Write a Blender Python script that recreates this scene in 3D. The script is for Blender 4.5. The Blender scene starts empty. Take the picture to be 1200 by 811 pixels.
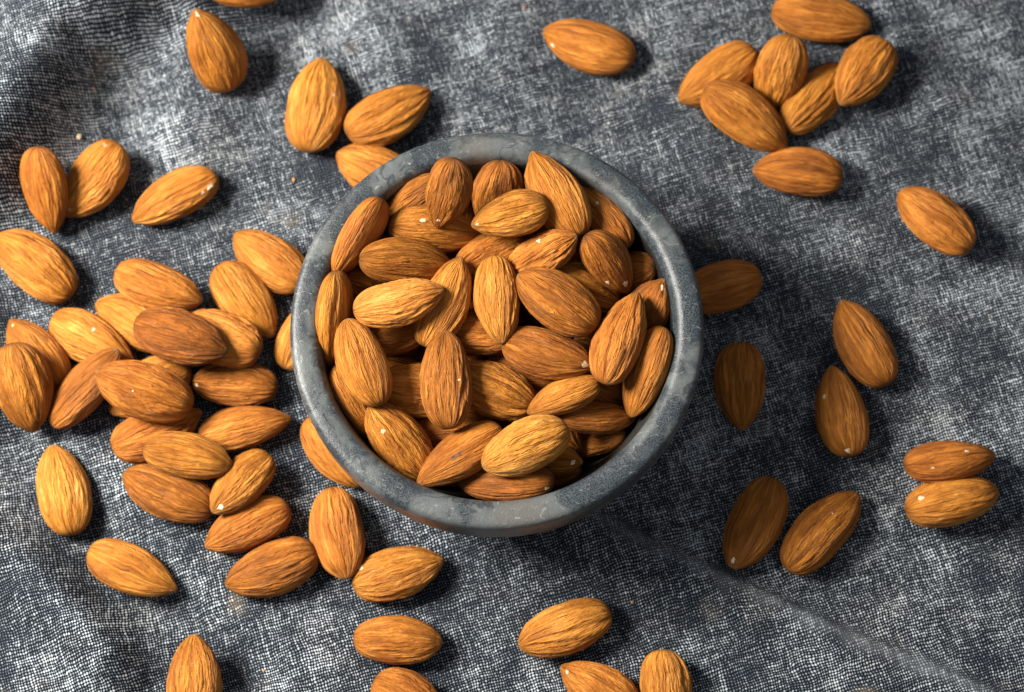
import bpy, math
import numpy as np

# ------------------------------------------------------------------ camera, light, exposure
scene = bpy.context.scene
MM = 0.001
TILT = math.radians(15.5)
FPX, DIST = 2917.0, 0.700                      # focal length in photo pixels, lens to rim centre
cam_data = bpy.data.cameras.new("camera")
cam = bpy.data.objects.new("camera", cam_data)
scene.collection.objects.link(cam)
cam_data.sensor_width = 36.0
cam_data.lens = 36.0 * FPX / 1200.0
cam_data.clip_start, cam_data.clip_end = 0.02, 20.0
v_up = np.array([0, math.cos(TILT), math.sin(TILT)])
v_fw = np.array([0, math.sin(TILT), -math.cos(TILT)])
aim = v_fw + np.array([1.0, 0, 0]) * (582 - 600) / FPX + v_up * (405.5 - 380.5) / FPX
CAM = np.array([0, 0, 0.050]) - aim * DIST
cam.location = CAM
cam.rotation_euler = (TILT, 0, 0)
cam_data.dof.use_dof = True
cam_data.dof.focus_distance = 0.697
cam_data.dof.aperture_fstop = 11.0
scene.camera = cam

world = bpy.data.worlds.new("World")
scene.world = world
world.use_nodes = True
world.node_tree.nodes["Background"].inputs[0].default_value = (0.92, 0.95, 1.0, 1)
world.node_tree.nodes["Background"].inputs[1].default_value = 0.25

key = bpy.data.lights.new("key_lamp", "AREA")
key.shape = "DISK"
key.size = 0.27
key.energy = 16.0
key.color = (1.0, 0.935, 0.84)
key_o = bpy.data.objects.new("key_lamp", key)
scene.collection.objects.link(key_o)
az, el, dl = math.radians(168), math.radians(43), 0.72
kp = np.array([math.cos(az) * math.cos(el), math.sin(az) * math.cos(el), math.sin(el)]) * dl
key_o.location = kp
from mathutils import Vector, Quaternion, noise as mnoise
key_o.rotation_euler = Vector(-kp).to_track_quat("-Z", "Y").to_euler()

scene.render.engine = "CYCLES"
scene.view_settings.view_transform = "Standard"
scene.view_settings.look = "None"
scene.view_settings.exposure = 0.0
scene.view_settings.gamma = 1.0

# ------------------------------------------------------------------ helpers
def perlin(p, seed=0):
    """3D gradient noise on an (n,3) array, about -1..1"""
    rs = np.random.RandomState(seed)
    perm = rs.permutation(256); perm = np.concatenate([perm, perm, perm])
    g = rs.normal(size=(256, 3)); g /= np.linalg.norm(g, axis=1)[:, None]
    i = np.floor(p).astype(int); f = p - i; i = i & 255
    u = f * f * f * (f * (f * 6 - 15) + 10)
    out = 0
    for dx in (0, 1):
        for dy in (0, 1):
            for dz in (0, 1):
                h = perm[perm[perm[(i[:, 0] + dx) & 255] + ((i[:, 1] + dy) & 255)] + ((i[:, 2] + dz) & 255)]
                w = np.abs(1 - dx - u[:, 0]) * np.abs(1 - dy - u[:, 1]) * np.abs(1 - dz - u[:, 2])
                out = out + w * (g[h] * (f - np.array([dx, dy, dz]))).sum(1)
    return out * 1.6

def link_mesh(name, verts, faces, mat, parent=None, smooth=True):
    me = bpy.data.meshes.new(name)
    faces = np.asarray(faces, dtype=np.int32)
    n, k = faces.shape
    me.vertices.add(len(verts)); me.vertices.foreach_set("co", np.asarray(verts, np.float32).ravel())
    me.loops.add(n * k); me.loops.foreach_set("vertex_index", faces.ravel())
    me.polygons.add(n); me.polygons.foreach_set("loop_start", np.arange(0, n * k, k, dtype=np.int32))
    me.polygons.foreach_set("use_smooth", np.ones(n, dtype=bool) if smooth else np.zeros(n, dtype=bool))
    me.update(calc_edges=True)
    me.validate()
    me.materials.append(mat)
    o = bpy.data.objects.new(name, me)
    scene.collection.objects.link(o)
    if parent: o.parent = parent
    return o

def vec_attr(me, name, arr):
    a = me.attributes.new(name, "FLOAT_VECTOR", "POINT")
    a.data.foreach_set("vector", np.asarray(arr, np.float32).ravel())

class NT:
    """short-hand for building node materials"""
    def __init__(self, name):
        self.m = bpy.data.materials.new(name); self.m.use_nodes = True
        self.t = self.m.node_tree; self.b = self.t.nodes["Principled BSDF"]
    def n(self, kind, **kw):
        x = self.t.nodes.new(kind)
        for k, v in kw.items(): setattr(x, k, v)
        return x
    def set(self, sock, v):
        if hasattr(v, "bl_idname") or isinstance(v, bpy.types.NodeSocket): self.t.links.new(v, sock)
        else: sock.default_value = v
    def math(self, op, a, b=0.0, c=0.0, clamp=False):
        x = self.n("ShaderNodeMath", operation=op, use_clamp=clamp)
        for i, v in enumerate((a, b, c)): self.set(x.inputs[i], v)
        return x.outputs[0]
    def vmul(self, a, b):
        x = self.n("ShaderNodeVectorMath", operation="MULTIPLY"); self.set(x.inputs[0], a); self.set(x.inputs[1], b); return x.outputs[0]
    def vadd(self, a, b):
        x = self.n("ShaderNodeVectorMath", operation="ADD"); self.set(x.inputs[0], a); self.set(x.inputs[1], b); return x.outputs[0]
    def noise(self, vec, scale, detail=2.0, rough=0.5, w=None, out=0, lac=2.0):
        x = self.n("ShaderNodeTexNoise", noise_dimensions="4D" if w is not None else "3D")
        self.set(x.inputs["Vector"], vec); x.inputs["Scale"].default_value = scale
        x.inputs["Detail"].default_value = detail; x.inputs["Roughness"].default_value = rough
        x.inputs["Lacunarity"].default_value = lac
        if w is not None: self.set(x.inputs["W"], w)
        return x.outputs[out]
    def ramp(self, v, lo, hi, a=0.0, b=1.0):
        x = self.n("ShaderNodeMapRange", interpolation_type="SMOOTHSTEP")
        for i, q in enumerate((v, lo, hi, a, b)): self.set(x.inputs[i], q)
        return x.outputs[0]
    def mix(self, f, a, b, kind="MIX"):
        x = self.n("ShaderNodeMix", data_type="RGBA", blend_type=kind)
        self.set(x.inputs[0], f); self.set(x.inputs[6], a); self.set(x.inputs[7], b); return x.outputs[2]
    def comb(self, x_, y_, z_):
        x = self.n("ShaderNodeCombineXYZ")
        for i, v in enumerate((x_, y_, z_)): self.set(x.inputs[i], v)
        return x.outputs[0]
    def sep(self, v):
        x = self.n("ShaderNodeSeparateXYZ"); self.set(x.inputs[0], v); return x.outputs
    def bump(self, h, dist, strength=1.0, normal=None):
        x = self.n("ShaderNodeBump"); x.inputs["Strength"].default_value = strength
        x.inputs["Distance"].default_value = dist; self.set(x.inputs["Height"], h)
        if normal is not None: self.set(x.inputs["Normal"], normal)
        return x.outputs[0]

def rgb(r, g, b): return (r, g, b, 1.0)

# ------------------------------------------------------------------ materials
def cloth_material():
    k = NT("woven_cloth")
    co = k.n("ShaderNodeTexCoord").outputs["Object"]
    mm = k.vmul(co, (1000, 1000, 0))
    warp = k.noise(mm, 0.11, 2, .5, out=1)
    warp = k.vmul(k.vadd(warp, (-.5, -.5, -.5)), (2.6, 2.6, 0))
    fine = k.vmul(k.vadd(k.noise(mm, 0.7, 1, .5, out=1), (-.5, -.5, -.5)), (.5, .5, 0))
    q = k.vadd(k.vadd(mm, warp), fine)
    rot = k.n("ShaderNodeVectorRotate", rotation_type="Z_AXIS"); k.set(rot.inputs["Vector"], q); rot.inputs["Angle"].default_value = math.radians(-17)
    u, v, _ = k.sep(rot.outputs[0])
    U = k.math("DIVIDE", u, 0.80); V = k.math("DIVIDE", v, 0.86)
    cu = k.math("COSINE", k.math("MULTIPLY", U, 2 * math.pi)); cv = k.math("COSINE", k.math("MULTIPLY", V, 2 * math.pi))
    lat = k.math("ADD", k.math("MULTIPLY", cu, .5), k.math("MULTIPLY", cv, .5))
    iu = k.math("ROUND", U); iv = k.math("ROUND", V)
    # thread to thread differences: streaks along each thread, and each crossing by itself
    su = k.noise(k.comb(k.math("MULTIPLY", iu, 1.7), k.math("MULTIPLY", V, .05), 3.0), 1.0, 2, .6)
    sv = k.noise(k.comb(k.math("MULTIPLY", U, .05), k.math("MULTIPLY", iv, 1.7), 9.0), 1.0, 2, .6)
    cell = k.n("ShaderNodeTexWhiteNoise", noise_dimensions="2D"); k.set(cell.inputs["Vector"], k.comb(iu, iv, 0.0)); cell = cell.outputs["Value"]
    blot = k.noise(mm, 0.065, 4, .62)
    big = k.noise(mm, 0.022, 2, .5)
    amt = k.math("ADD", k.math("MULTIPLY", su, 1.1), k.math("MULTIPLY", sv, 1.1))
    amt = k.math("ADD", amt, k.math("MULTIPLY", blot, 1.5))
    amt = k.math("ADD", amt, k.math("MULTIPLY", big, 1.2))
    amt = k.math("ADD", amt, k.math("MULTIPLY", cell, .6))
    white = k.ramp(amt, 2.20, 3.62)                                    # how worn and pale the spot is
    edge = k.math("SUBTRACT", .50, k.math("MULTIPLY", white, .60))
    dot = k.ramp(k.math("SUBTRACT", lat, edge), -.22, .42)
    tone = k.math("MULTIPLY", dot, k.math("ADD", .22, k.math("MULTIPLY", white, .85)))
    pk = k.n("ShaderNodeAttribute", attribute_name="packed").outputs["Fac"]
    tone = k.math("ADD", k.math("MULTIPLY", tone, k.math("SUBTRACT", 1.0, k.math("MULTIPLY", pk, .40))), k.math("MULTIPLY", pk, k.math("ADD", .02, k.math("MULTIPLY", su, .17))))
    pale = k.mix(k.ramp(k.noise(mm, .05, 2, .5), .45, .7), rgb(.60, .67, .73), rgb(.60, .635, .65))
    col = k.mix(tone, rgb(.006, .010, .018), pale)
    stain = k.ramp(k.noise(mm, .035, 2, .5), .66, .78)
    col = k.mix(k.math("MULTIPLY", stain, .35), col, rgb(.30, .22, .12))
    k.set(k.b.inputs["Base Color"], col)
    k.b.inputs["Roughness"].default_value = .93
    k.b.inputs["Specular IOR Level"].default_value = .15
    k.set(k.b.inputs["Normal"], k.bump(k.math("ADD", dot, k.math("MULTIPLY", blot, 2.5)), .00016, .8))
    return k.m

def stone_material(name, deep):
    """DEEP: how far shade is painted into the stone colour (the inside only)"""
    k = NT(name)
    co = k.n("ShaderNodeTexCoord").outputs["Object"]
    mm = k.vmul(co, (1000, 1000, 1000))
    w = k.vmul(k.vadd(k.noise(mm, .05, 3, .55, out=1), (-.5, -.5, -.5)), (30, 30, 30))
    q = k.vadd(mm, w)
    cloud = k.noise(q, .034, 3, .55)
    band = k.noise(k.vmul(q, (1.0, .5, 1.0)), .085, 3, .6)
    fleck = k.noise(q, .30, 3, .6)
    t = k.math("ADD", k.math("MULTIPLY", cloud, .75), k.math("ADD", k.math("MULTIPLY", band, .45), k.math("MULTIPLY", fleck, .15)))
    base = k.mix(k.ramp(t, .63, .76), rgb(.012, .020, .029), rgb(.098, .110, .111))
    speck = k.noise(mm, 2.6, 3, .7)
    base = k.mix(k.math("MULTIPLY", k.ramp(speck, .48, .62), .6), base, rgb(.24, .27, .275))
    base = k.mix(k.math("MULTIPLY", k.ramp(k.noise(mm, 2.6, 2, .7), .50, .62), .7), base, rgb(.018, .024, .030))
    vein = k.math("ABSOLUTE", k.math("SUBTRACT", k.noise(q, .03, 4, .6), .5))
    base = k.mix(k.ramp(vein, .016, .0, 0, .75), base, rgb(.018, .024, .032))
    rust = k.ramp(k.noise(mm, .03, 2, .5), .58, .72)
    base = k.mix(k.math("MULTIPLY", rust, .16), base, rgb(.17, .10, .055))
    scr = k.ramp(k.noise(k.vmul(q, (.30, 1.6, 1.0)), .8, 4, .65), .58, .74)
    base = k.mix(k.math("MULTIPLY", scr, .5), base, rgb(.40, .41, .39))
    base = k.mix(deep, base, rgb(.020, .017, .015))  # shade inside the bowl, mixed into the base colour of the same stone
    k.set(k.b.inputs["Base Color"], base)
    k.set(k.b.inputs["Roughness"], k.ramp(speck, .3, .7, .30, .52))
    k.set(k.b.inputs["Normal"], k.bump(k.math("ADD", speck, k.math("MULTIPLY", k.noise(mm, .35, 2, .5), 2.0)), .00012, .7))
    return k.m

def skin_material():
    k = NT("almond_skin")
    at = k.n("ShaderNodeAttribute", attribute_name="wrap").outputs["Vector"]
    info = k.n("ShaderNodeObjectInfo"); rnd = info.outputs["Random"]
    W = k.math("MULTIPLY", rnd, 61.0)
    cx, cy, s = k.sep(at)
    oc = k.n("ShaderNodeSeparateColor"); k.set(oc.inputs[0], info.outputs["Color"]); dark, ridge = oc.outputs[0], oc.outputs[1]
    wob = k.vmul(k.vadd(k.noise(k.vmul(at, (2.2, 2.2, 5.0)), 1.0, 2, .5, w=W, out=1), (-.5, -.5, -.5)), (.22, .22, .14))
    a2 = k.vadd(at, wob)
    f1 = k.noise(k.vmul(a2, (5.2, 5.2, 1.9)), 1.0, 2, .5, w=W)
    f2 = k.noise(k.vmul(a2, (8.8, 8.8, 1.9)), 1.0, 3, .6, w=k.math("ADD", W, 7.0))
    f3 = k.noise(k.vmul(a2, (19, 19, 5.5)), 1.0, 2, .6, w=k.math("ADD", W, 13.0))
    grain = k.noise(k.vmul(at, (30, 30, 60)), 1.0, 2, .7, w=W)
    r1 = k.math("SUBTRACT", 1.0, k.math("ABSOLUTE", k.math("MULTIPLY", k.math("SUBTRACT", f1, .5), 4.5)), clamp=True)
    r2 = k.math("SUBTRACT", 1.0, k.math("ABSOLUTE", k.math("MULTIPLY", k.math("SUBTRACT", f2, .5), 4.0)), clamp=True)
    # colour: tan skin with darker red-brown lengthwise grain
    lines = k.math("ADD", k.math("ADD", k.math("MULTIPLY", f1, .46), k.math("MULTIPLY", f2, .40)), k.math("MULTIPLY", f3, .14))
    tone = k.math("ADD", k.ramp(lines, .24, .74), k.math("MULTIPLY", r1, -.12))
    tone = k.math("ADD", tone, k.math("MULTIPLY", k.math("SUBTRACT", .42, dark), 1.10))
    patch = k.noise(k.vmul(at, (1.3, 1.3, 2.6)), 1.0, 2, .5, w=k.math("ADD", W, 29.0))
    tone = k.math("ADD", tone, k.math("MULTIPLY", k.math("SUBTRACT", patch, .5), 1.3))
    cr = k.n("ShaderNodeValToRGB"); k.set(cr.inputs[0], k.ramp(tone, -.62, 1.62))
    e = cr.color_ramp.elements
    e[0].position, e[0].color = 0.0, rgb(.15, .048, .006)
    e[1].position, e[1].color = 1.0, rgb(.74, .355, .082)
    for p, c in ((.30, rgb(.305, .094, .010)), (.55, rgb(.47, .166, .021)), (.78, rgb(.62, .246, .038))):
        x = e.new(p); x.color = c
    col = cr.outputs[0]
    col = k.mix(k.ramp(grain, .60, .78, 0, .10), col, rgb(.16, .055, .015))
    col = k.mix(k.ramp(grain, .38, .24, 0, .14), col, rgb(.70, .44, .18))
    hue = k.n("ShaderNodeHueSaturation"); k.set(hue.inputs["Color"], col)
    k.set(hue.inputs["Hue"], k.math("ADD", .5, k.math("MULTIPLY", k.math("SUBTRACT", rnd, .5), .008)))
    col = hue.outputs[0]
    bloom = k.ramp(k.noise(k.vmul(at, (3.5, 3.5, 4)), 1.0, 4, .7, w=k.math("ADD", W, 51.0)), .50, .75)
    col = k.mix(k.math("MULTIPLY", bloom, .12), col, rgb(.60, .40, .20))
    # dusty pale specks and the dry pale point
    dust = k.noise(k.vmul(at, (9, 9, 14)), 1.0, 3, .8, w=k.math("ADD", W, 41.0))
    col = k.mix(k.ramp(dust, .735, .80, 0, .55), col, rgb(.70, .60, .46))
    tip = k.math("MULTIPLY", k.ramp(s, .972, 1.0), k.ramp(k.noise(k.vmul(at, (3, 3, 8)), 1.0, 2, .6, w=W), .42, .62))
    col = k.mix(k.math("MULTIPLY", tip, .7), col, rgb(.62, .45, .24))
    heel = k.math("MULTIPLY", k.ramp(s, .055, .0), k.ramp(patch, .42, .60))
    col = k.mix(k.math("MULTIPLY", heel, .6), col, rgb(.16, .07, .03))
    k.set(k.b.inputs["Base Color"], col)
    k.set(k.b.inputs["Roughness"], k.ramp(f3, .3, .7, .56, .76))
    k.b.inputs["Specular IOR Level"].default_value = .24
    k.b.inputs["Subsurface Weight"].default_value = 0.0
    h = k.math("ADD", k.math("MULTIPLY", r2, k.math("ADD", .25, k.math("MULTIPLY", ridge, .75))), k.math("ADD", k.math("MULTIPLY", r1, .9), k.math("ADD", k.math("MULTIPLY", f3, .35), k.math("MULTIPLY", grain, .16))))
    k.set(k.b.inputs["Normal"], k.bump(h, .0007, .9))
    return k.m

def plain(name, c, c2, scale, rough=.7):
    k = NT(name); co = k.n("ShaderNodeTexCoord").outputs["Object"]
    f = k.noise(co, scale, 3, .6)
    k.set(k.b.inputs["Base Color"], k.mix(k.ramp(f, .35, .65), rgb(*c), rgb(*c2))); k.b.inputs["Roughness"].default_value = rough
    k.set(k.b.inputs["Normal"], k.bump(f, .0002, .6))
    return k.m

M_CLOTH, M_STONE, M_STONE_SHADED, M_SKIN = cloth_material(), stone_material("grey_stone", 0.0), stone_material("shaded_stone", .88), skin_material()
M_BARE = plain("bare_kernel", (.52, .39, .22), (.74, .62, .44), 1100)
M_DARK = plain("scorched_skin", (.035, .018, .008), (.16, .06, .018), 1100)
M_GREEN = plain("greenish_tip", (.30, .36, .16), (.50, .48, .25), 700)
M_CRUMB = plain("crumb", (.45, .19, .05), (.60, .30, .09), 900)
M_RED = plain("red_crumb", (.30, .07, .025), (.38, .11, .04), 900)

# ------------------------------------------------------------------ the cloth
def seg_d(x, y, pts):
    best = np.full(np.shape(x), 1e9); side = np.zeros(np.shape(x)); tt = np.zeros(np.shape(x)); tot = len(pts) - 1
    for i, ((ax, ay), (bx, by)) in enumerate(zip(pts[:-1], pts[1:])):
        ex, ey = bx - ax, by - ay; l2 = ex * ex + ey * ey
        t = np.clip(((x - ax) * ex + (y - ay) * ey) / l2, 0, 1); dx = x - ax - t * ex; dy = y - ay - t * ey; d = np.hypot(dx, dy)
        m = d < best; best = np.where(m, d, best); side = np.where(m, np.sign(ex * dy - ey * dx), side); tt = np.where(m, (i + t) / tot, tt)
    return best, side, tt
def fold(x,y,pts,w1,w2,a,fade=.15):
    # asymmetric ridge: w1 on the left-hand side of the polyline direction, w2 on the right
    d,s,t=seg_d(x,y,pts); w=np.where(s>0,w1,w2)
    f=np.clip(t/fade,0,1)*np.clip((1-t)/fade,0,1) if fade>0 else 1
    return a*f*np.exp(-(d/w)**2)
CREASE=[(18,-40),(29,-45),(47,-55),(72,-66),(87,-73),(101,-80),(124,-89),(152,-102),(176,-114)]
# coordinates in mm, x right, y away (up in the picture)
def cloth_h(x,y):
    x=np.asarray(x,float); y=np.asarray(y,float); h=np.zeros(np.broadcast(x,y).shape)
    # swell in the far-left corner, ridge running down the left side into a hollow
    h=h+fold(x,y,[(-69,142),(-109,125),(-136,107),(-143,89),(-152,70),(-172,38)],15,26,29,.14)
    h=h+fold(x,y,[(-137,103),(-115,89)],18,18,-4.0,0)
    h=h+fold(x,y,[(-86,136),(-91,107),(-97,87),(-105,65)],13,9,6.0,.25)
    # low crisp fold running to the near right
    h=h+fold(x,y,CREASE,2.3,14,5.4,.10)
    h=h+fold(x,y,[(104,-75),(119,-73),(134,-79)],3,5,2.4,.3)
    h=h+fold(x,y,[(-6,-54),(4,-59),(17,-66)],3,7,2.2,.3)
    # soft trough and swell in the near-left
    h=h+fold(x,y,[(-153,-23),(-127,-41),(-111,-64),(-90,-79),(-60,-97)],9,9,-6.5,.12)
    h=h+fold(x,y,[(-162,-43),(-139,-59),(-123,-74),(-102,-97)],8,12,12,.15)
    h=h+fold(x,y,[(-160,30),(-154,5),(-152,-23)],8,9,8.0,.2)
    # far side swells
    h=h+fold(x,y,[(-49,132),(-38,109),(-22,89)],8,9,2.4,.25)
    h=h+fold(x,y,[(-6,132),(2,109),(7,83)],8,9,2.2,.25)
    h=h+fold(x,y,[(58,132),(52,92),(72,55)],8,9,2.6,.25)
    h=h+fold(x,y,[(117,132),(127,103),(144,72)],9,12,3.0,.2)
    h=h+fold(x,y,[(67,39),(98,36),(129,44),(161,58)],5,8,3.0,.2)
    h=h+fold(x,y,[(74,4),(91,-7),(93,-33)],8,7,1.8,.25)
    h=h+.5*np.sin(x*.055+y*.021+1.)+.45*np.sin(-x*.03+y*.071)
    bw=np.hypot(x,y); h=h*np.clip((bw-34)/14,0,1)
    return h
gx = np.concatenate([np.linspace(-600, -215, 40)[:-1], np.arange(-215, 215.1, 1.0), np.linspace(215, 600, 40)[1:]])
gy = np.concatenate([np.linspace(-600, -185, 40)[:-1], np.arange(-185, 225.1, 1.0), np.linspace(225, 600, 40)[1:]])
X, Y = np.meshgrid(gx, gy)
Z = cloth_h(X, Y)
pp = np.stack([X.ravel(), Y.ravel(), np.zeros(X.size)], 1)
near = np.clip((np.hypot(X, Y) - 36) / 14, 0, 1)
Z = Z + near * (.55 * perlin(pp * .055, 11) + .30 * perlin(pp * .13, 12) + .13 * perlin(pp * .30, 13)).reshape(X.shape) - .25
ny, nx = X.shape
idx = np.arange(nx * ny).reshape(ny, nx)
F = np.stack([idx[:-1, :-1], idx[:-1, 1:], idx[1:, 1:], idx[1:, :-1]], -1).reshape(-1, 4)
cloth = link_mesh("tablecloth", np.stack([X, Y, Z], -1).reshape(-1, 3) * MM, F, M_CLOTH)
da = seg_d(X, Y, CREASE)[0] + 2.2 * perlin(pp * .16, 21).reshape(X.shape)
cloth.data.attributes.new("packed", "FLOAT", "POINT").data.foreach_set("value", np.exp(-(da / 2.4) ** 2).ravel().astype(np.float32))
cloth["kind"] = "structure"
cloth["label"] = "rumpled dark blue and white woven cloth under the bowl and almonds"

# ------------------------------------------------------------------ the bowl
def lathe(name, prof, parent, mat, n=220):
    prof = np.array(prof, float)
    # smooth the outline
    t = np.concatenate([[0], np.cumsum(np.hypot(*np.diff(prof, axis=0).T))])
    a = np.linspace(0, 2 * np.pi, n, endpoint=False)
    r, z = prof[:, 0], prof[:, 1]
    wob = .25 * perlin(np.stack([np.tile(np.cos(a) * 1.6, len(r)), np.tile(np.sin(a) * 1.6, len(r)), np.repeat(z * .02, n)], 1), 5).reshape(len(r), n)
    wz = .16 * perlin(np.stack([np.tile(np.cos(a) * 2.3, len(r)), np.tile(np.sin(a) * 2.3, len(r)), np.repeat(r * .05, n)], 1), 6).reshape(len(r), n)
    top = np.clip((z - 30) / 15, 0, 1)[:, None]
    rr = r[:, None] + np.where(r[:, None] > .01, wob, 0) * np.clip(r[:, None] / 20, 0, 1); zz = z[:, None] + wz * top
    V = np.stack([rr * np.cos(a), rr * np.sin(a), zz + 0 * a], -1)
    id_ = np.arange(len(r) * n).reshape(len(r), n)
    F = np.stack([id_[:-1], np.roll(id_[:-1], -1, 1), np.roll(id_[1:], -1, 1), id_[1:]], -1).reshape(-1, 4)
    o = link_mesh(name, V.reshape(-1, 3) * MM, F, mat, parent)
    return o

def catmull(P, per=6):
    P = np.array(P, float); Q = np.vstack([2 * P[0] - P[1], P, 2 * P[-1] - P[-2]]); out = []
    for i in range(1, len(Q) - 2):
        for t in np.linspace(0, 1, per, endpoint=False):
            p0, p1, p2, p3 = Q[i - 1:i + 3]
            out.append(.5 * ((2 * p1) + (p2 - p0) * t + (2 * p0 - 5 * p1 + 4 * p2 - p3) * t * t + (3 * p1 - p0 - 3 * p2 + p3) * t ** 3))
    out.append(P[-1]); return np.array(out)

bowl = bpy.data.objects.new("bowl", None)
scene.collection.objects.link(bowl)
bowl["label"] = "round mottled grey stone bowl with a thick rim, filled with almonds"
bowl["category"] = "bowl"
S_ = 1.017
outer = catmull([(r * S_, z) for r, z in [(0.01, 1.2), (24, 1.2), (29.5, .8), (31.5, .6), (33, 1.6), (40, 5.2), (49, 14), (54.6, 25), (56.9, 36), (57.3, 43.2)]])
rim = catmull([(r * S_, z) for r, z in [(57.3, 43.2), (57.4, 46.9), (57.15, 48.6), (56.4, 49.6), (55.0, 50.0), (52.6, 50.0), (51.1, 49.7), (50.0, 48.9), (49.3, 47.6), (48.9, 46.0)]])
inner = catmull([(r * S_, z) for r, z in [(48.9, 46.0), (47.2, 38), (43.4, 27.5), (36, 17.5), (26, 11.5), (12, 8.6), (0.01, 8.0)]])
lathe("outer_wall", outer, bowl, M_STONE); lathe("rim", rim, bowl, M_STONE); lathe("inner_wall", inner, bowl, M_STONE_SHADED)

# ------------------------------------------------------------------ almonds
def shape(s, b):
    s = np.clip(s, 0, 1); m = .44 / (.44 + b)
    return s ** .44 * (1 - s) ** b / (m ** .44 * (1 - m) ** b)

def wrinkle(s, ph, seed, ridge):
    c, d = np.cos(ph), np.sin(ph)
    w = perlin(np.stack([c * 1.6, d * 1.6, s * 3.2], 1), seed) * .13
    c2, d2 = np.cos(ph + w), np.sin(ph + w)
    a = perlin(np.stack([c2 * 3.0, d2 * 3.0, s * 1.7], 1), seed + 1)
    b = perlin(np.stack([c2 * 6.0, d2 * 6.0, s * 3.2 + w * 4], 1), seed + 2)
    e = perlin(np.stack([c * .9, d * .9, s * 1.9], 1), seed + 3)
    f = perlin(np.stack([c2 * 9.0, d2 * 9.0, s * 8.0], 1), seed + 4)
    r = (.55 - np.abs(a) * 1.7) * 1.25 + (.5 - np.abs(b) * 1.6) * .8 + f * .15
    env = np.clip(s / .10, 0, 1) ** .7 * np.clip((1 - s) / .12, 0, 1) ** .7
    seam = np.exp(-(np.minimum(ph, 2 * np.pi - ph) / .07) ** 2) + .6 * np.exp(-((ph - np.pi) / .08) ** 2)
    return env * (r * .66 * ridge * (.75 + .5 * e) - seam * .16 * np.clip(e + .45, 0, 1)) + e * .16

class Almond:
    def __init__(self, L, W, T, b, ridge, seed):
        self.L, self.W, self.T, self.b, self.ridge, self.seed = L, W, T, b, ridge, seed
        rs = np.random.RandomState(seed); self.bend = rs.uniform(-.9, .9); self.nub = rs.uniform(.3, .9); self.tw = rs.uniform(-.3, .3)
        self.lop = rs.uniform(-.08, .08)
    def at(self, s, ph, lift=0.0):
        w = shape(s, self.b) * self.W / 2; t = shape(s, .54) * self.T / 2
        nub = np.exp(-((1 - s) / .035) ** 2) * self.nub
        h = wrinkle(s, ph, self.seed, self.ridge) + lift
        c, d = np.cos(ph), np.sin(ph)
        y = w * c * (1 + self.lop * np.sign(c) * np.abs(c)); z = t * d
        r = np.hypot(y, z) + 1e-6; k = 1 + np.minimum(h / np.maximum(r, 1.2), .5)
        x = (s - .5) * self.L + nub * .0 + np.where(s > .955, self.nub * 1.0 * (s - .955) / .045, 0)
        y = y * k + self.bend * np.sin(np.pi * s) ** 2 * .6; z = z * k
        a = self.tw * (s - .5); y, z = y * np.cos(a) - z * np.sin(a), y * np.sin(a) + z * np.cos(a)
        return np.stack([x, y, z], -1)

def wrap_attr(o, s, ph): vec_attr(o.data, "wrap", np.stack([np.cos(ph), np.sin(ph), s], 1))

NS, NP = 88, 104
def almond_mesh(al):
    th = np.linspace(0, np.pi, NS + 2)[1:-1]; s1 = .5 - .5 * np.cos(th)
    a = np.linspace(0, 2 * np.pi, NP, endpoint=False)
    S = np.repeat(s1, NP); A = np.tile(a, NS)
    V = al.at(S, A)
    id_ = np.arange(NS * NP).reshape(NS, NP)
    F = np.stack([id_[:-1], np.roll(id_[:-1], -1, 1), np.roll(id_[1:], -1, 1), id_[1:]], -1).reshape(-1, 4)[:, ::-1]
    n = len(V); e0 = al.at(np.array([0.0]), np.array([0.0]))[0]; e1 = al.at(np.array([1.0]), np.array([0.0]))[0]
    e0 = np.array([V[:NP, 0].mean() - .02, V[:NP, 1].mean(), V[:NP, 2].mean()]); e1 = np.array([V[-NP:, 0].mean() + .10, V[-NP:, 1].mean(), V[-NP:, 2].mean()])
    V = np.vstack([V, e0, e1])
    ends = []
    for j in range(0, NP, 2):                                         # close both ends with quads that share the end point
        ends.append((n, j, (j + 1) % NP, (j + 2) % NP))
        b = (NS - 1) * NP; ends.append((n + 1, b + (j + 2) % NP, b + (j + 1) % NP, b + j))
    F = np.vstack([F, np.array(ends)[:, ::-1]])
    o = link_mesh("almond", V * MM, F, M_SKIN)
    wrap_attr(o, np.concatenate([S, [0, 1]]), np.concatenate([A, [0, 0]]))
    return o

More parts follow.
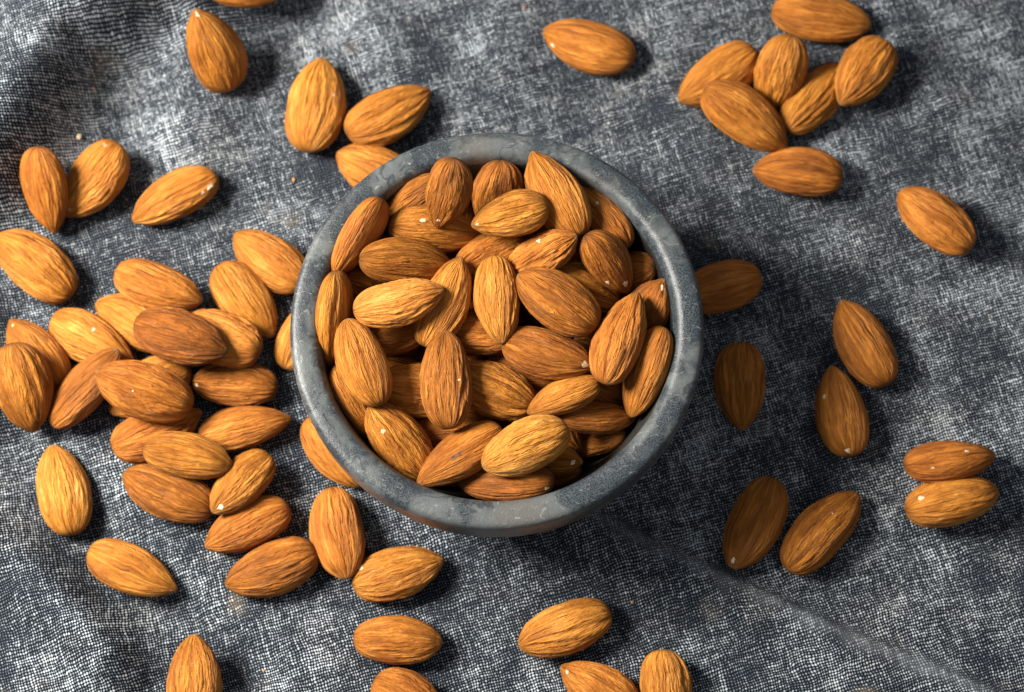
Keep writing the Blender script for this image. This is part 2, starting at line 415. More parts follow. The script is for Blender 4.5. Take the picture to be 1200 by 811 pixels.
KIND = (("bare_patch", M_BARE, 1.0), ("dark_mark", M_DARK, 2.2), ("green_tip", M_GREEN, 1.0))
def patch(al, s0, p0, rad, kind, parent, seed):
    name, mat, stretch = KIND[kind]
    nr, na = 9, 28
    r = np.linspace(0, 1, nr); a = np.linspace(0, 2 * np.pi, na, endpoint=False)
    R, A = np.meshgrid(r, a, indexing="ij"); R, A = R.ravel(), A.ravel()
    edge = 1 + .75 * perlin(np.stack([np.cos(A) * 1.5, np.sin(A) * 1.5, 0 * A + seed * .37], 1), 77)
    loc = float(shape(np.array([s0]), al.b)[0] * al.W / 2); loc = max(loc, 1.2)
    S = np.clip(s0 + R * np.cos(A) * edge * rad * 1.35 * stretch / al.L, .002, .998)
    Pp = p0 + R * np.sin(A) * edge * rad * 1.25 / loc / (1.0 if stretch == 1 else 1.3)
    lift = .05 * (1 - R ** 3) - .10 * (R > .99) + .05 * perlin(np.stack([R * 3 * np.cos(A), R * 3 * np.sin(A), 0 * R + seed], 1), 78) * (1 - R)
    if kind == 1: lift = .02 - .10 * R ** 4
    V = al.at(S, Pp % (2 * np.pi), lift)
    id_ = np.arange(nr * na).reshape(nr, na)
    F = np.stack([id_[:-1], np.roll(id_[:-1], -1, 1), np.roll(id_[1:], -1, 1), id_[1:]], -1).reshape(-1, 4)
    o = link_mesh(name, V * MM, F, mat, parent)
    return o

# shape seed word, place (mm), turn, length, width, thickness, taper, darkness, ridges, label, in the bowl, marks
ALMONDS = [
    ('C1', [-76.69, 118.97, 14.0], [0.9911, 0.018, 0.1067, 0.0779], 25.72, 14.6, 9.93, 0.508, 0.35, 0.50, 'almond cut off by the upper frame edge above the upright pointed almond', 0, []),
    ('C2', [-87.12, 97.56, 13.32], [0.4889, 0.309, -0.1841, 0.7947], 27.74, 16.87, 11.47, 0.618, 0.45, 0.50, 'steeply slanted almond with its white flecked tip pointing up, alone near the upper frame edge', 0, [(0.972, 1.539, 0.36, 0)]),
    ('C3', [-56.2, 82.44, 6.08], [0.7531, -0.0, 0.0, 0.6579], 30.26, 17.72, 12.05, 0.505, 0.20, 0.90, 'broad upright ridged almond with a square cut top, alone above the leftmost rim', 0, [(0.591, 2.231, 0.36, 0)]),
    ('C4', [-33.58, 80.14, 6.18], [0.9568, -0.0512, 0.0466, 0.2823], 29.72, 16.08, 10.94, 0.626, 0.30, 0.80, 'ridged almond slanting up just above the one tucked behind the bowl rim', 0, []),
    ('C5', [-37.66, 61.6, 4.84], [0.2421, -0.0206, 0.0427, 0.9691], 25.75, 16.21, 10.65, 0.553, 0.30, 0.60, 'almond half hidden behind the upper rim of the bowl, tip outward', 0, []),
    ('C6', [28.35, 103.11, 4.92], [0.1629, -0.005, 0.0, 0.9866], 29.49, 16.25, 11.05, 0.574, 0.40, 0.40, 'lone almond above the bowl with a white chip beside its tip', 0, [(0.866, 0.597, 0.48, 0)]),
    ('C7', [67.81, 93.01, 5.1], [0.3044, -0.015, 0.0626, -0.9504], 28.9, 15.95, 10.85, 0.6, 0.35, 0.50, 'leftmost almond of the upper cluster of six, tip pointing down at the cloth', 0, []),
    ('C8', [75.2, 77.4, 9.22], [0.9519, 0.0283, 0.0919, -0.2908], 30.27, 16.44, 11.18, 0.558, 0.40, 0.60, 'large almond along the lower side of the upper cluster, broad end touching its neighbour', 0, []),
    ('C9', [87.14, 92.34, 9.37], [0.5806, 0.2297, 0.2579, -0.7373], 24.16, 15.46, 10.51, 0.52, 0.40, 0.80, 'nearly upright ridged almond in the middle of the upper cluster', 0, []),
    ('C10', [100.14, 112.15, 5.07], [0.9971, 0.005, 0.0087, -0.075], 30.76, 15.63, 10.63, 0.502, 0.45, 0.40, 'smooth almond lying across the top of the upper cluster, clipped by the frame', 0, []),
    ('C11', [97.22, 85.36, 4.91], [0.9012, 0.0292, 0.0608, 0.4282], 28.56, 13.83, 9.4, 0.484, 0.35, 1.00, 'deeply wrinkled almond whose tip slips under its neighbour in the upper cluster', 0, []),
    ('C12', [112.52, 92.24, 9.2], [0.4519, -0.0409, 0.0206, -0.8909], 25.69, 15.86, 10.47, 0.596, 0.40, 0.80, 'rightmost almond of the upper cluster, resting over the wrinkled one', 0, []),
    ('C13', [91.7, 60.55, 5.83], [0.0543, -0.0255, 0.0071, 0.9982], 27.01, 15.24, 10.36, 0.545, 0.60, 0.60, 'darker brown almond lying level just below the upper cluster', 0, []),
    ('C14', [132.41, 44.76, 7.69], [0.3539, 0.0087, -0.005, 0.9352], 27.6, 15.26, 10.38, 0.497, 0.30, 0.70, 'lone almond near the right frame edge on brightly lit cloth', 0, []),
    ('C15', [-136.08, 53.14, 12.64], [0.6541, 0.3643, 0.1068, -0.6543], 27.21, 14.57, 9.91, 0.62, 0.50, 0.40, 'brown almond standing upright in the row of three, tip down, leftmost', 0, []),
    ('C16', [-123.27, 58.57, 6.82], [0.4454, 0.0725, 0.0235, -0.8921], 27.03, 16.4, 11.15, 0.517, 0.25, 0.60, 'middle almond of the row of three with white flecks at both ends', 0, [(0.934, 1.288, 0.48, 0), (0.116, 1.979, 0.48, 0)]),
    ('C17', [-97.86, 53.08, 4.85], [0.2577, 0.0, 0.0, -0.9662], 28.49, 14.18, 9.64, 0.54, 0.25, 0.60, 'almond of the row of three with a pale chipped blunt end', 0, [(0.128, 0.848, 0.84, 0), (0.228, 0.848, 0.48, 0)]),
    ('C18', [-139.73, 31.03, 5.82], [0.3318, 0.0112, -0.005, 0.9433], 29.78, 16.54, 11.25, 0.52, 0.35, 0.80, 'almond with a small pit in its skin, its tip touching the left frame edge', 0, [(0.284, 1.319, 0.3, 1)]),
    ('C19', [-68.79, 33.71, 4.19], [0.3113, -0.018, -0.015, 0.95], 26.87, 15.56, 10.58, 0.577, 0.30, 0.50, 'pale almond beside the bowl rim above the slanted oval one', 0, []),
    ('C20', [-76.2, 20.58, 4.79], [0.896, 0.077, 0.0287, -0.4363], 26.87, 15.49, 10.54, 0.569, 0.35, 0.40, 'slanted oval almond just outside the cluster, nearest the upper left rim of the bowl', 0, []),
    ('C21', [-101.53, 23.29, 10.88], [0.9829, -0.0624, 0.0308, -0.1704], 27.35, 14.37, 9.77, 0.572, 0.30, 0.60, 'almond along the top of the left heap, tip pointing to the bowl', 0, []),
    ('C22', [-108.32, 13.39, 4.78], [0.2459, -0.0461, -0.0364, 0.9675], 27.4, 15.02, 10.21, 0.515, 0.30, 0.40, 'almond partly covered by the dark one in the left heap, only its tip end showing', 0, []),
    ('C23', [-93.6, 5.99, 16.35], [0.9849, 0.0173, -0.0346, -0.1687], 28.97, 15.64, 10.63, 0.518, 0.80, 0.70, 'dark brown almond lying on top of the left heap', 0, []),
    ('C24', [-82.28, 7.9, 9.15], [0.2117, -0.0696, 0.0, 0.9749], 26.56, 15.96, 10.77, 0.513, 0.25, 1.00, 'pale wavy ridged almond sticking out from under the dark one', 0, []),
    ('C25', [-103.38, -6.94, 5.63], [0.2678, 0.0122, 0.062, -0.9614], 26.46, 15.42, 10.48, 0.526, 0.40, 0.50, 'almond buried beneath the large pointed one, both ends peeking out', 0, []),
    ('C26', [-103.34, -9.94, 15.53], [0.1493, 0.0997, -0.0235, 0.9835], 29.44, 16.53, 11.24, 0.495, 0.40, 0.80, 'large almond with a white fleck and sharp nub tip on top of the left heap', 0, [(0.609, 1.225, 0.26, 0)]),
    ('C27', [-78.09, -5.61, 4.93], [0.0374, -0.0071, 0.0245, 0.999], 25.61, 13.82, 9.4, 0.498, 0.60, 0.90, 'reddish rough almond with a white tip lying level below the slanted oval one', 0, [(0.941, 1.131, 0.48, 0)]),
    ('C28', [-75.02, -19.05, 4.87], [0.9932, 0.005, 0.0112, 0.1161], 27.6, 13.08, 8.89, 0.634, 0.40, 0.40, 'smooth almond with its sharp tip pointing at the bowl, right end of the left heap', 0, []),
    ('C29', [-101.15, -19.95, 5.86], [0.9763, 0.0671, 0.0158, 0.2049], 27.93, 14.83, 10.09, 0.633, 0.40, 0.70, 'almond under the large pointed one with a curled tip, lower side of the left heap', 0, []),
    ('C30', [-90.89, -29.37, 11.92], [0.9945, -0.02, 0.0, -0.1027], 26.23, 13.41, 9.12, 0.502, 0.45, 0.60, 'almond lying across three others near the lower end of the left heap', 0, []),
    ('C31', [-96.54, -38.44, 5.49], [0.1969, -0.0, 0.0141, 0.9803], 28.55, 15.25, 10.37, 0.474, 0.70, 0.60, 'reddish dark almond at the lower left of the heap with thin dark grain lines', 0, []),
    ('C32', [-74.9, -36.22, 8.38], [0.4131, -0.0087, -0.0986, -0.9053], 23.62, 13.51, 9.19, 0.505, 0.50, 0.70, 'slanting almond with a white chip at its lower tip', 0, [(0.928, 1.037, 0.6, 0)]),
    ('C33', [-73.19, -48.6, 4.55], [0.2256, 0.0071, -0.0453, -0.9731], 26.68, 14.39, 9.78, 0.589, 0.40, 0.60, 'almond just below the white chipped slanting one, tip down left', 0, []),
    ('C34', [-65.8, -61.4, 5.15], [0.171, 0.01, 0.0, -0.9852], 28.12, 15.58, 10.6, 0.603, 0.65, 0.60, 'darker brown almond at the lowest end of the left heap', 0, []),
    ('C35', [-46.61, -50.42, 5.14], [0.7703, 0.0624, -0.1323, -0.6207], 27.92, 16.1, 10.95, 0.474, 0.40, 0.40, 'upright almond below the bowl, its tip nearly touching the white chipped one', 0, []),
    ('C36', [-29.19, -62.45, 4.69], [0.9903, -0.0278, -0.0287, 0.1333], 27.11, 15.02, 10.22, 0.568, 0.25, 1.00, 'wrinkled golden almond with a bright white chip on its blunt shoulder', 0, [(0.141, 0.88, 0.72, 0)]),
    ('C37', [-29.08, -82.0, 4.75], [0.9997, 0.0, 0.0122, -0.0224], 25.26, 14.21, 9.66, 0.47, 0.40, 0.50, 'level almond alone below the wrinkled golden one', 0, []),
    ('C38', [-25.46, -99.23, 4.4], [0.9693, 0.005, 0.0132, -0.2454], 23.05, 14.9, 9.7, 0.558, 0.50, 0.50, 'almond cut off by the lower frame edge below the level one', 0, []),
    ('C39', [-87.3, -93.82, 4.88], [0.692, -0.0218, 0.0206, 0.7213], 26.16, 15.53, 10.56, 0.579, 0.45, 0.70, 'almond pointing straight up, cut off by the lower frame edge', 0, []),
    ('C40', [-107.33, -60.51, 0.36], [0.9771, 0.0292, -0.0187, -0.2099], 28.72, 14.43, 9.81, 0.638, 0.35, 0.30, 'smooth almond alone near the lower left, tip toward the bowl side', 0, []),
    ('C41', [-128.67, -37.01, 0.15], [0.6088, 0.0421, -0.0638, 0.7896], 26.97, 15.86, 10.79, 0.514, 0.20, 0.50, 'pale upright almond alone below the left heap, nub tip up', 0, []),
    ('C42', [-140.18, -8.11, 11.37], [0.7639, 0.1541, 0.1453, -0.6095], 27.04, 17.4, 11.73, 0.606, 0.60, 0.90, 'wrinkled brown almond touching the left frame edge over its neighbour', 0, []),
    ('C43', [-137.88, 3.73, 4.65], [0.4387, -0.0087, -0.068, 0.896], 26.2, 15.07, 10.25, 0.618, 0.45, 0.40, 'almond with a pale green tip tucked under the wrinkled brown one', 0, [(0.916, 1.634, 0.36, 2)]),
    ('C44', [-121.27, 7.79, 5.28], [0.9444, 0.2035, -0.0789, -0.2459], 29.26, 15.03, 10.22, 0.627, 0.20, 0.50, 'pale almond with small torn skin flakes between the left heap and the frame edge', 0, [(0.509, 0.942, 0.48, 0)]),
    ('C45', [-122.36, -7.96, 8.88], [0.9018, -0.1333, -0.1987, 0.36], 29.51, 14.26, 9.7, 0.47, 0.70, 0.50, 'dark smooth almond lying on its side against the pale flaked one', 0, []),
    ('C47', [-58.74, 10.0, 4.57], [0.8431, -0.0071, 0.01, 0.5376], 23.63, 14.37, 9.77, 0.55, 0.25, 0.30, 'almond showing only a sliver beside the left rim of the bowl', 0, []),
    ('C48', [-48.78, -26.12, 4.08], [0.8829, 0.1471, -0.0482, -0.4434], 25.69, 13.93, 9.47, 0.637, 0.40, 0.30, 'almond half hidden under the lower left rim of the bowl', 0, []),
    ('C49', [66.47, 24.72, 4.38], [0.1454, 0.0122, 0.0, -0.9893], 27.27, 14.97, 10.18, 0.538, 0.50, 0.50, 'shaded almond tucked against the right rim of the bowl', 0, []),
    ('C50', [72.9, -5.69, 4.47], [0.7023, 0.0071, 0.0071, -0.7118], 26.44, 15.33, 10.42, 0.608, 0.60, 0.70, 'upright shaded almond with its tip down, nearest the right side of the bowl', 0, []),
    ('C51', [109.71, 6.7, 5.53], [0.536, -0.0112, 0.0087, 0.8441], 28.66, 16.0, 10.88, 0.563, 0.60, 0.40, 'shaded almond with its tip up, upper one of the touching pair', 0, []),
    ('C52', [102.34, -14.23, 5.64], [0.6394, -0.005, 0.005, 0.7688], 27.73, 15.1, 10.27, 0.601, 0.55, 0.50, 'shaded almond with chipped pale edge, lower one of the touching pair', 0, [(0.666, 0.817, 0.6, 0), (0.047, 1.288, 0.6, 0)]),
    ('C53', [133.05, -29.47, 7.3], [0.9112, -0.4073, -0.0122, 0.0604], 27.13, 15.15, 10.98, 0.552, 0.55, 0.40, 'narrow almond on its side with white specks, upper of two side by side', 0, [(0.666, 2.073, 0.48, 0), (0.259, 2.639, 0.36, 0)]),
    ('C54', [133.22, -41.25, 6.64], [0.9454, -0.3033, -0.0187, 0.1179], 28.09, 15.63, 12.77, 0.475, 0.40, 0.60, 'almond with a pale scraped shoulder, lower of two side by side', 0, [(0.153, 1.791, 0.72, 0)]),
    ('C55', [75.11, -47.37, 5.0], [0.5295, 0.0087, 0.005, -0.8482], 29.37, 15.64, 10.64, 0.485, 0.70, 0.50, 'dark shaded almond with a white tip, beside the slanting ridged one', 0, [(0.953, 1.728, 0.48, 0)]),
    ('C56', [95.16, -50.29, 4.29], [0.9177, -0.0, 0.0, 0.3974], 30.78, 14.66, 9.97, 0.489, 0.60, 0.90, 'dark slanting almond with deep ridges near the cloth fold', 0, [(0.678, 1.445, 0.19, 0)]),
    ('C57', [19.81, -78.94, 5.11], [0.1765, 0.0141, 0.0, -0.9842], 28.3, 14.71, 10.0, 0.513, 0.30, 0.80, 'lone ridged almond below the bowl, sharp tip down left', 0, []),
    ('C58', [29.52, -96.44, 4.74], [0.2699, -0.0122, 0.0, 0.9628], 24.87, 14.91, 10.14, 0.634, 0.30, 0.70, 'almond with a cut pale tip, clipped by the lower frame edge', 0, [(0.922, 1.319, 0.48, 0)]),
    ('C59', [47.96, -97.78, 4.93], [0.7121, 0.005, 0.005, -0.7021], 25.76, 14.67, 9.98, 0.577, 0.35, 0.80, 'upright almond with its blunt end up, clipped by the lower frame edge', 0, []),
    ('B1', [-39.24, 26.23, 49.16], [0.4334, -0.2062, 0.5755, -0.6621], 25.65, 14.53, 9.28, 0.609, 0.45, 0.30, 'almond on edge against the upper left inner wall of the bowl', 1, []),
    ('B2', [-45.6, 3.0, 45.46], [0.6573, -0.2255, 0.5319, -0.4839], 28.02, 15.58, 9.44, 0.566, 0.40, 0.40, 'upright almond on edge against the left inner wall of the bowl', 1, []),
    ('B3', [-39.39, -19.99, 38.96], [0.7773, -0.3689, 0.3776, -0.3422], 25.34, 14.12, 9.58, 0.578, 0.55, 0.50, 'almond on edge against the lower left inner wall under the big oval one', 1, []),
    ('B4', [-14.36, 36.43, 57.62], [0.5546, 0.3021, 0.2605, -0.7303], 22.64, 12.71, 8.64, 0.608, 0.70, 0.70, 'dark wrinkled almond standing up near the back wall of the bowl, pale tip down', 1, [(0.834, 1.602, 0.42, 0)]),
    ('B5', [-0.13, 40.27, 40.79], [0.6276, 0.2057, 0.2115, -0.7205], 23.7, 14.41, 9.8, 0.628, 0.60, 0.70, 'blunt topped almond against the back wall behind the golden oval one', 1, []),
    ('B6', [17.08, 38.27, 50.05], [0.5077, -0.0678, -0.1643, 0.843], 28.29, 14.84, 10.09, 0.625, 0.40, 0.90, 'large almond with an upright nub tip and split skin near the back wall', 1, []),
    ('B7', [3.96, 31.3, 53.49], [0.1263, 0.0381, 0.01, -0.9912], 22.28, 12.86, 8.74, 0.61, 0.35, 0.60, 'golden oval almond lying on top near the back of the bowl', 1, [(0.941, 1.257, 0.36, 0)]),
    ('B8', [-37.29, -10.97, 49.75], [0.5563, 0.0596, -0.0071, 0.8288], 26.07, 13.82, 9.4, 0.486, 0.40, 0.50, 'big oval almond with its tip up beside the left wall almonds', 1, []),
    ('B9', [-27.83, 6.4, 52.04], [0.9929, -0.0, -0.0346, 0.1136], 25.66, 12.96, 8.81, 0.531, 0.00, 0.80, 'palest almond in the bowl, straw coloured, lying on top', 1, []),
    ('B10', [-26.18, 19.1, 47.58], [0.9716, 0.1815, 0.1504, -0.0229], 26.61, 13.56, 9.22, 0.476, 0.60, 0.50, 'brown almond lying just behind the palest one', 1, []),
    ('B11', [-17.89, 29.44, 44.07], [0.9476, 0.2977, 0.1089, -0.04], 27.01, 13.88, 9.44, 0.563, 0.40, 0.50, 'almond with pale scraped skin under the dark standing one', 1, [(0.334, 0.974, 0.6, 0)]),
    ('B12', [-15.38, 7.7, 46.47], [0.8288, 0.0394, -0.0447, 0.5563], 27.48, 13.67, 9.3, 0.605, 0.25, 0.60, 'pale almond with a pale nub tip between the straw coloured and central ones', 1, []),
    ('B13', [-29.64, 2.33, 36.06], [0.0495, 0.1729, -0.0071, -0.9837], 23.63, 13.99, 9.51, 0.479, 0.60, 0.60, 'almond in shade beneath the straw coloured one', 1, []),
    ('B14', [-13.85, -15.92, 48.49], [0.6924, -0.018, -0.035, 0.7204], 27.79, 14.16, 9.63, 0.502, 0.60, 0.80, 'reddish ridged almond standing tip up in the middle foreground of the heap', 1, [(0.466, 2.168, 0.24, 0)]),
    ('B15', [0.45, 8.38, 47.28], [0.7336, 0.0112, -0.026, -0.679], 25.97, 12.94, 8.8, 0.532, 0.25, 0.70, 'central tan almond with its dark nub tip pointing down', 1, []),
    ('B16', [17.3, 7.01, 50.02], [0.2908, 0.0194, -0.0654, 0.9543], 26.62, 15.4, 10.46, 0.512, 0.60, 0.70, 'large brown almond with a black nick on its edge right of the central one', 1, [(0.622, 0.691, 0.36, 1)]),
    ('B17', [14.29, -7.34, 45.48], [0.9875, -0.0436, -0.02, -0.1498], 26.47, 14.04, 9.55, 0.605, 0.60, 0.80, 'brown almond with a white ringed hole in its tip end', 1, [(0.928, 1.791, 0.72, 0), (0.947, 1.822, 0.36, 1)]),
    ('B18', [13.1, 21.25, 48.74], [0.9465, 0.0689, -0.2662, 0.169], 22.91, 11.69, 7.95, 0.53, 0.35, 1.30, 'deeply grooved almond with a white fleck between two big ones', 1, [(0.584, 0.974, 0.6, 0)]),
    ('B19', [31.26, 18.85, 47.86], [0.8739, 0.1413, 0.2681, -0.38], 21.31, 12.56, 8.54, 0.579, 0.65, 0.40, 'smooth brown almond with white chips along its lower end', 1, [(0.672, 2.419, 0.6, 0), (0.853, 1.477, 0.72, 0)]),
    ('B20', [29.84, 33.71, 44.6], [0.4114, -0.026, -0.0577, 0.9093], 24.31, 12.71, 8.64, 0.554, 0.60, 0.50, 'reddish almond with a white chip against the upper right inner wall', 1, [(0.622, 1.791, 0.42, 0)]),
    ('B21', [36.64, 19.37, 35.54], [0.0346, 0.3644, 0.1239, -0.9223], 23.06, 12.14, 8.25, 0.569, 0.60, 0.60, 'almond peeping out behind the smooth white chipped one by the right wall', 1, []),
    ('B22', [43.64, 7.5, 41.85], [0.8437, 0.0141, -0.2857, 0.4543], 16.91, 13.76, 6.99, 0.63, 0.75, 0.60, 'dark almond with a white chipped top against the right inner wall', 1, [(0.922, 2.199, 0.6, 0)]),
    ('B23', [34.95, -3.66, 48.58], [0.8166, -0.0709, -0.0482, 0.5709], 28.13, 13.56, 9.22, 0.63, 0.30, 0.90, 'golden deeply ridged almond slanting up beside the right wall almonds', 1, []),
    ('B24', [42.56, -11.6, 42.67], [0.4275, 0.3785, -0.2991, -0.7645], 26.86, 14.85, 10.36, 0.489, 0.55, 0.40, 'almond on edge with a split seam against the right inner wall', 1, []),
    ('B25', [25.12, 13.99, 41.37], [0.1438, 0.243, -0.0087, 0.9593], 23.02, 13.08, 8.9, 0.613, 0.35, 0.80, 'ridged almond peeping out between the large brown one and the golden ridged one', 1, []),
    ('B26', [-2.0, 23.14, 40.5], [0.247, -0.1069, 0.005, -0.9631], 23.36, 13.83, 9.4, 0.529, 0.40, 0.80, 'lumpy almond half covered by the golden oval one and the central one', 1, []),
    ('B27', [-5.06, 0.41, 40.2], [0.074, -0.018, -0.005, 0.9971], 21.92, 13.23, 8.92, 0.487, 0.55, 0.50, 'shaded almond lying behind the tips of the central and reddish ones', 1, []),
    ('B29', [8.8, -7.57, 35.72], [0.1697, -0.0394, 0.0122, 0.9846], 23.52, 12.0, 8.16, 0.535, 0.60, 0.30, 'tip of an almond showing beneath the one with the ringed hole', 1, []),
    ('B30', [-1.73, -16.52, 41.56], [0.1901, 0.018, 0.026, 0.9813], 26.51, 15.02, 10.22, 0.557, 0.45, 1.00, 'striped almond half shaded behind the reddish ridged one', 1, []),
    ('B31', [-21.49, -15.95, 37.88], [0.998, 0.0071, 0.0539, -0.0332], 25.09, 15.27, 10.2, 0.633, 0.15, 0.90, 'pale striped almond showing between the big oval and reddish ones', 1, []),
    ('B32', [-13.09, -24.84, 32.85], [0.996, -0.0206, -0.0461, 0.0743], 23.38, 11.45, 7.79, 0.533, 0.50, 0.40, 'almond showing as a thin strip beneath the reddish ridged one', 1, []),
    ('B33', [-26.89, -31.56, 40.63], [0.3851, 0.1915, 0.0087, 0.9027], 26.41, 14.73, 10.01, 0.472, 0.35, 0.60, 'golden almond with a bright white speck near the front inner wall', 1, [(0.734, 1.037, 0.48, 0)]),
    ('B34', [-10.19, -36.24, 43.56], [0.3114, 0.0469, -0.3212, -0.8931], 28.72, 14.89, 10.52, 0.616, 0.60, 0.40, 'almond with a black smear and long slit at the front of the bowl', 1, [(0.578, 0.911, 1.08, 1)]),
    ('B35', [8.14, -35.03, 49.26], [0.2229, -0.0255, 0.01, -0.9744], 26.21, 14.41, 9.8, 0.489, 0.10, 0.90, 'bright golden almond on top at the front of the heap', 1, [(0.672, 0.314, 0.3, 0)]),
    ('B36', [2.61, -43.1, 41.29], [0.0522, -0.0698, 0.3648, 0.927], 27.67, 14.54, 9.77, 0.551, 0.75, 0.40, 'reddish brown almond on its side at the front wall beneath the bright golden one', 1, [(0.059, 0.188, 0.48, 0)]),
    ('B38', [18.86, -19.53, 44.06], [0.1983, 0.0642, -0.2024, -0.9569], 21.89, 11.04, 7.51, 0.614, 0.35, 0.40, 'almond with a long curved groove below the one with the ringed hole', 1, []),
    ('B39', [28.33, -23.56, 37.35], [0.9737, -0.1579, 0.1521, 0.0626], 22.95, 10.31, 7.01, 0.558, 0.50, 0.40, 'almond with a sharp tip pointing to the lower right inner wall', 1, []),
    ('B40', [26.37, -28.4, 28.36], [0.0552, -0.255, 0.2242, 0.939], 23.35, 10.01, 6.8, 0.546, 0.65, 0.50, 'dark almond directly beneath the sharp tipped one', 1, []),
    ('B41', [13.53, -35.27, 36.53], [0.9732, -0.0112, -0.205, -0.104], 22.85, 10.73, 7.29, 0.606, 0.45, 0.40, 'almond with a white tip peeping from under the bright golden one', 1, [(0.928, 1.822, 0.48, 0)]),
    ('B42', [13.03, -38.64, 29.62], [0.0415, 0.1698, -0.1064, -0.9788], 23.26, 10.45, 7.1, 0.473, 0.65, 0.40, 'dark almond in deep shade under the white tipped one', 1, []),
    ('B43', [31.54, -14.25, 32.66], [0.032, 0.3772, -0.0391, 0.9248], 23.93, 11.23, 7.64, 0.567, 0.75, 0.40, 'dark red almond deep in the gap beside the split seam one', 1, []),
    ('B44', [-23.86, 38.68, 42.81], [0.3193, 0.137, 0.3993, -0.8484], 23.28, 12.25, 8.33, 0.54, 0.65, 0.50, 'reddish almond against the back left wall behind the scraped one', 1, []),
    ('B45', [-36.43, 15.13, 35.89], [0.121, 0.3134, -0.11, 0.9354], 23.77, 12.13, 8.25, 0.637, 0.65, 0.50, 'almond in the gap between the left wall and the straw coloured one', 1, []),
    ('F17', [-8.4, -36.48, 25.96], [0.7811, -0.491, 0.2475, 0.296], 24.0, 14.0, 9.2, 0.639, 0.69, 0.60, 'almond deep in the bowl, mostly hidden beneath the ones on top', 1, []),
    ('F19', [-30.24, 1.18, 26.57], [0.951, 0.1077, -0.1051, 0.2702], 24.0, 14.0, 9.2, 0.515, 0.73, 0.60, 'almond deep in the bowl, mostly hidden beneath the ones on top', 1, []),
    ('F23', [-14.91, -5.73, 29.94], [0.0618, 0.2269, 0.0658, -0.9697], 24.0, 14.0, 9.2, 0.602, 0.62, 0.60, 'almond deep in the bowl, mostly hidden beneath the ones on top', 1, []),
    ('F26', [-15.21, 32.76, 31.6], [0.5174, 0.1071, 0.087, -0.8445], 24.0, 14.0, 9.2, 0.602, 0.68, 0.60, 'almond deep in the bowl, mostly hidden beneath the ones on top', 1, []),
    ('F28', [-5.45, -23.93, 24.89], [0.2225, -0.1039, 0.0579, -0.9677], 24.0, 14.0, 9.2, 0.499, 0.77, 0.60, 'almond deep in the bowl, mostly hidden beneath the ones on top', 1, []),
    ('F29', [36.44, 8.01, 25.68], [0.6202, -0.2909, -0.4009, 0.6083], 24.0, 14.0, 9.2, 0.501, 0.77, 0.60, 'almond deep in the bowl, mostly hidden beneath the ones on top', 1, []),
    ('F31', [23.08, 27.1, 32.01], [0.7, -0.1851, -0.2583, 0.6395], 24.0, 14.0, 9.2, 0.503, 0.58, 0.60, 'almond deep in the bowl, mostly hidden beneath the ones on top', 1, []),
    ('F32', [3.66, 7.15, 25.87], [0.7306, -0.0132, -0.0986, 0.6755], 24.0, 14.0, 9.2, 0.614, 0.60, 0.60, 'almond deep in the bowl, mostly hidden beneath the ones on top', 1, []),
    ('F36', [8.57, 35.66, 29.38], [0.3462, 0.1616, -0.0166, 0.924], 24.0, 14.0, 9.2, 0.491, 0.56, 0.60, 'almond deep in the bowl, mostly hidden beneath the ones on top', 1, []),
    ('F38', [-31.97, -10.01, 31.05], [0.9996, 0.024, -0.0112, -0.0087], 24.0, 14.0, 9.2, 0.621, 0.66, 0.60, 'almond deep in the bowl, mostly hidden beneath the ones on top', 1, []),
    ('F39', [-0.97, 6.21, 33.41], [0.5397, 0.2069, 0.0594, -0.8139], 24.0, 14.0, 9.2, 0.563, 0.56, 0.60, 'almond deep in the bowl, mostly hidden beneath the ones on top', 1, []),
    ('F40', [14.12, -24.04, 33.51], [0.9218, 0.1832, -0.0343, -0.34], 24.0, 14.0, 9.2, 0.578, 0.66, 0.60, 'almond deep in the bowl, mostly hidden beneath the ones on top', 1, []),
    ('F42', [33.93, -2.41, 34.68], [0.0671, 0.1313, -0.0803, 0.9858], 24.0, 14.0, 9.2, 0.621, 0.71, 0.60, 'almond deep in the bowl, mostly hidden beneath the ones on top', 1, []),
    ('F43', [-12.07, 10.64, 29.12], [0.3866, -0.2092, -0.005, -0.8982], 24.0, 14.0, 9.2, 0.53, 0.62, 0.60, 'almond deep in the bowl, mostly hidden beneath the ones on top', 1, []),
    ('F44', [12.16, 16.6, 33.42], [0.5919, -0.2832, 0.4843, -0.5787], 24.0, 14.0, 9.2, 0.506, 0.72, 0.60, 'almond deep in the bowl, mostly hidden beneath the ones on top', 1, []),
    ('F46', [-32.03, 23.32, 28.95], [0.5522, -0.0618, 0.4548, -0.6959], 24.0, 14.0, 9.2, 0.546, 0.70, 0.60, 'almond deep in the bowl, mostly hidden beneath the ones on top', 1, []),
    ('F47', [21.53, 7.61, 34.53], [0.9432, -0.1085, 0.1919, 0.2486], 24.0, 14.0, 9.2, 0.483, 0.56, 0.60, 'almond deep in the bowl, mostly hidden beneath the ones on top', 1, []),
]
GROUPS = ("almonds scattered loose on the cloth", "almonds heaped in the stone bowl")
for i, (word, p, q, L, W, T, b, dark, ridge, label, inb, marks) in enumerate(ALMONDS):
    al = Almond(L, W, T, b, ridge, 100 + i * 7)
    o = almond_mesh(al)
    o.location = np.array(p) * MM
    o.rotation_mode = "QUATERNION"; o.rotation_quaternion = Quaternion(q)
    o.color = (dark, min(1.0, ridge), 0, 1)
    o["label"] = label; o["category"] = "almond"; o["group"] = GROUPS[inb]
    for j, (s0, p0, rad, kind) in enumerate(marks):
        patch(al, s0, p0, rad, kind, o, i * 5 + j)

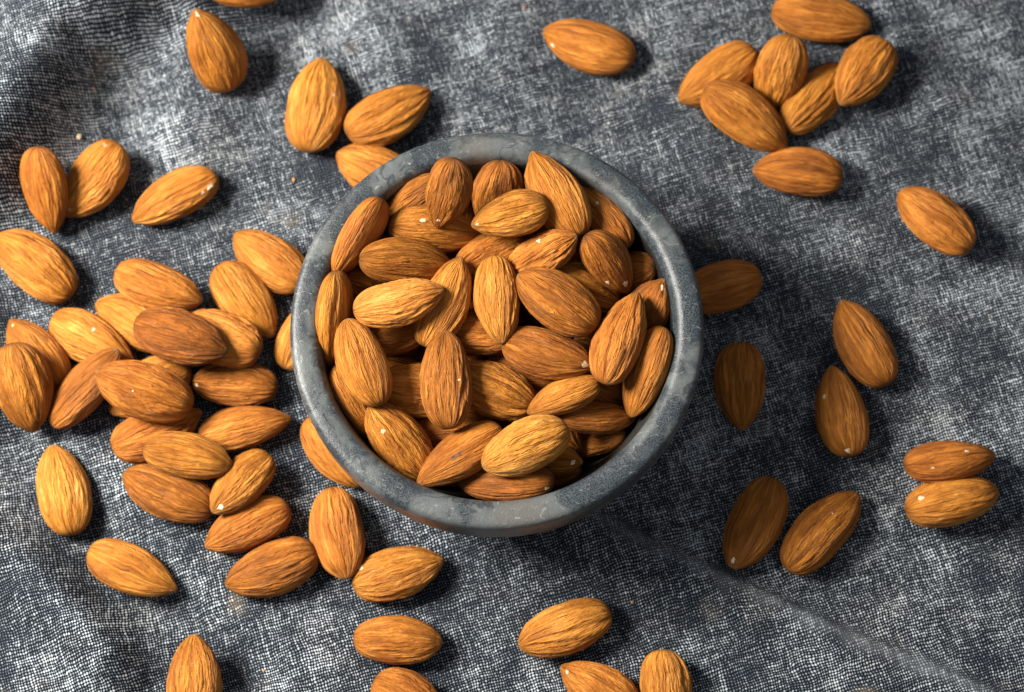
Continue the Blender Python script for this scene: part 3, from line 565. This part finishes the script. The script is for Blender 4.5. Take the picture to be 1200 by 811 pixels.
# ------------------------------------------------------------------ crumbs
def crumb(px, py, size, mat, label, seed):
    z0 = 0.0
    d = v_fw + np.array([1.0, 0, 0]) * (px - 600) / FPX + v_up * (405.5 - py) / FPX
    for _ in range(3):
        c = CAM + d * ((z0 * MM - CAM[2]) / d[2]); z0 = float(cloth_h(np.array([c[0] / MM]), np.array([c[1] / MM]))[0])
    n1, n2 = 10, 14
    t = np.linspace(0, np.pi, n1 + 2)[1:-1]; a = np.linspace(0, 2 * np.pi, n2, endpoint=False)
    Tt, A = np.meshgrid(t, a, indexing="ij"); D = np.stack([np.sin(Tt) * np.cos(A), np.sin(Tt) * np.sin(A), np.cos(Tt)], -1).reshape(-1, 3)
    V = D * (1 + .35 * perlin(D * 1.4 + seed, 31))[:, None] * np.array([size, size * .7, size * .45]) * .5
    id_ = np.arange(n1 * n2).reshape(n1, n2)
    F = np.stack([id_[:-1], id_[1:], np.roll(id_[1:], -1, 1), np.roll(id_[:-1], -1, 1)], -1).reshape(-1, 4)
    k = len(V); V = np.vstack([V, V[:n2].mean(0), V[-n2:].mean(0)])
    caps = [(k, j, (j + 1) % n2, (j + 2) % n2) for j in range(0, n2, 2)] + [(k + 1, (n1 - 1) * n2 + (j + 2) % n2, (n1 - 1) * n2 + (j + 1) % n2, (n1 - 1) * n2 + j) for j in range(0, n2, 2)]
    o = link_mesh("almond_crumb", V * MM, np.vstack([F, caps]), mat)
    o.location = (c[0], c[1], (z0 + size * .22) * MM); o.rotation_euler = (0, 0, seed * 1.7)
    o["label"] = label; o["category"] = "crumb"; o["group"] = "crumbs fallen on the cloth"

crumb(344, 211, 1.3, M_CRUMB, "bright orange crumb on the cloth left of the tucked rim almond", 1)
crumb(111, 106, 1.0, M_RED, "tiny red crumb in the dark hollow near the upper left corner", 2)
crumb(93, 161, 1.9, M_BARE, "white flake on the cloth above the row of three almonds", 3)
crumb(615, 8, 1.2, M_RED, "red crumb near the upper frame edge above the lone white chipped almond", 4)
crumb(741, 706, .9, M_CRUMB, "amber crumb on the cloth near the lone ridged almond below the bowl", 6)
crumb(309, 786, 1.0, M_CRUMB, "amber crumb right of the almond pointing straight up", 7)
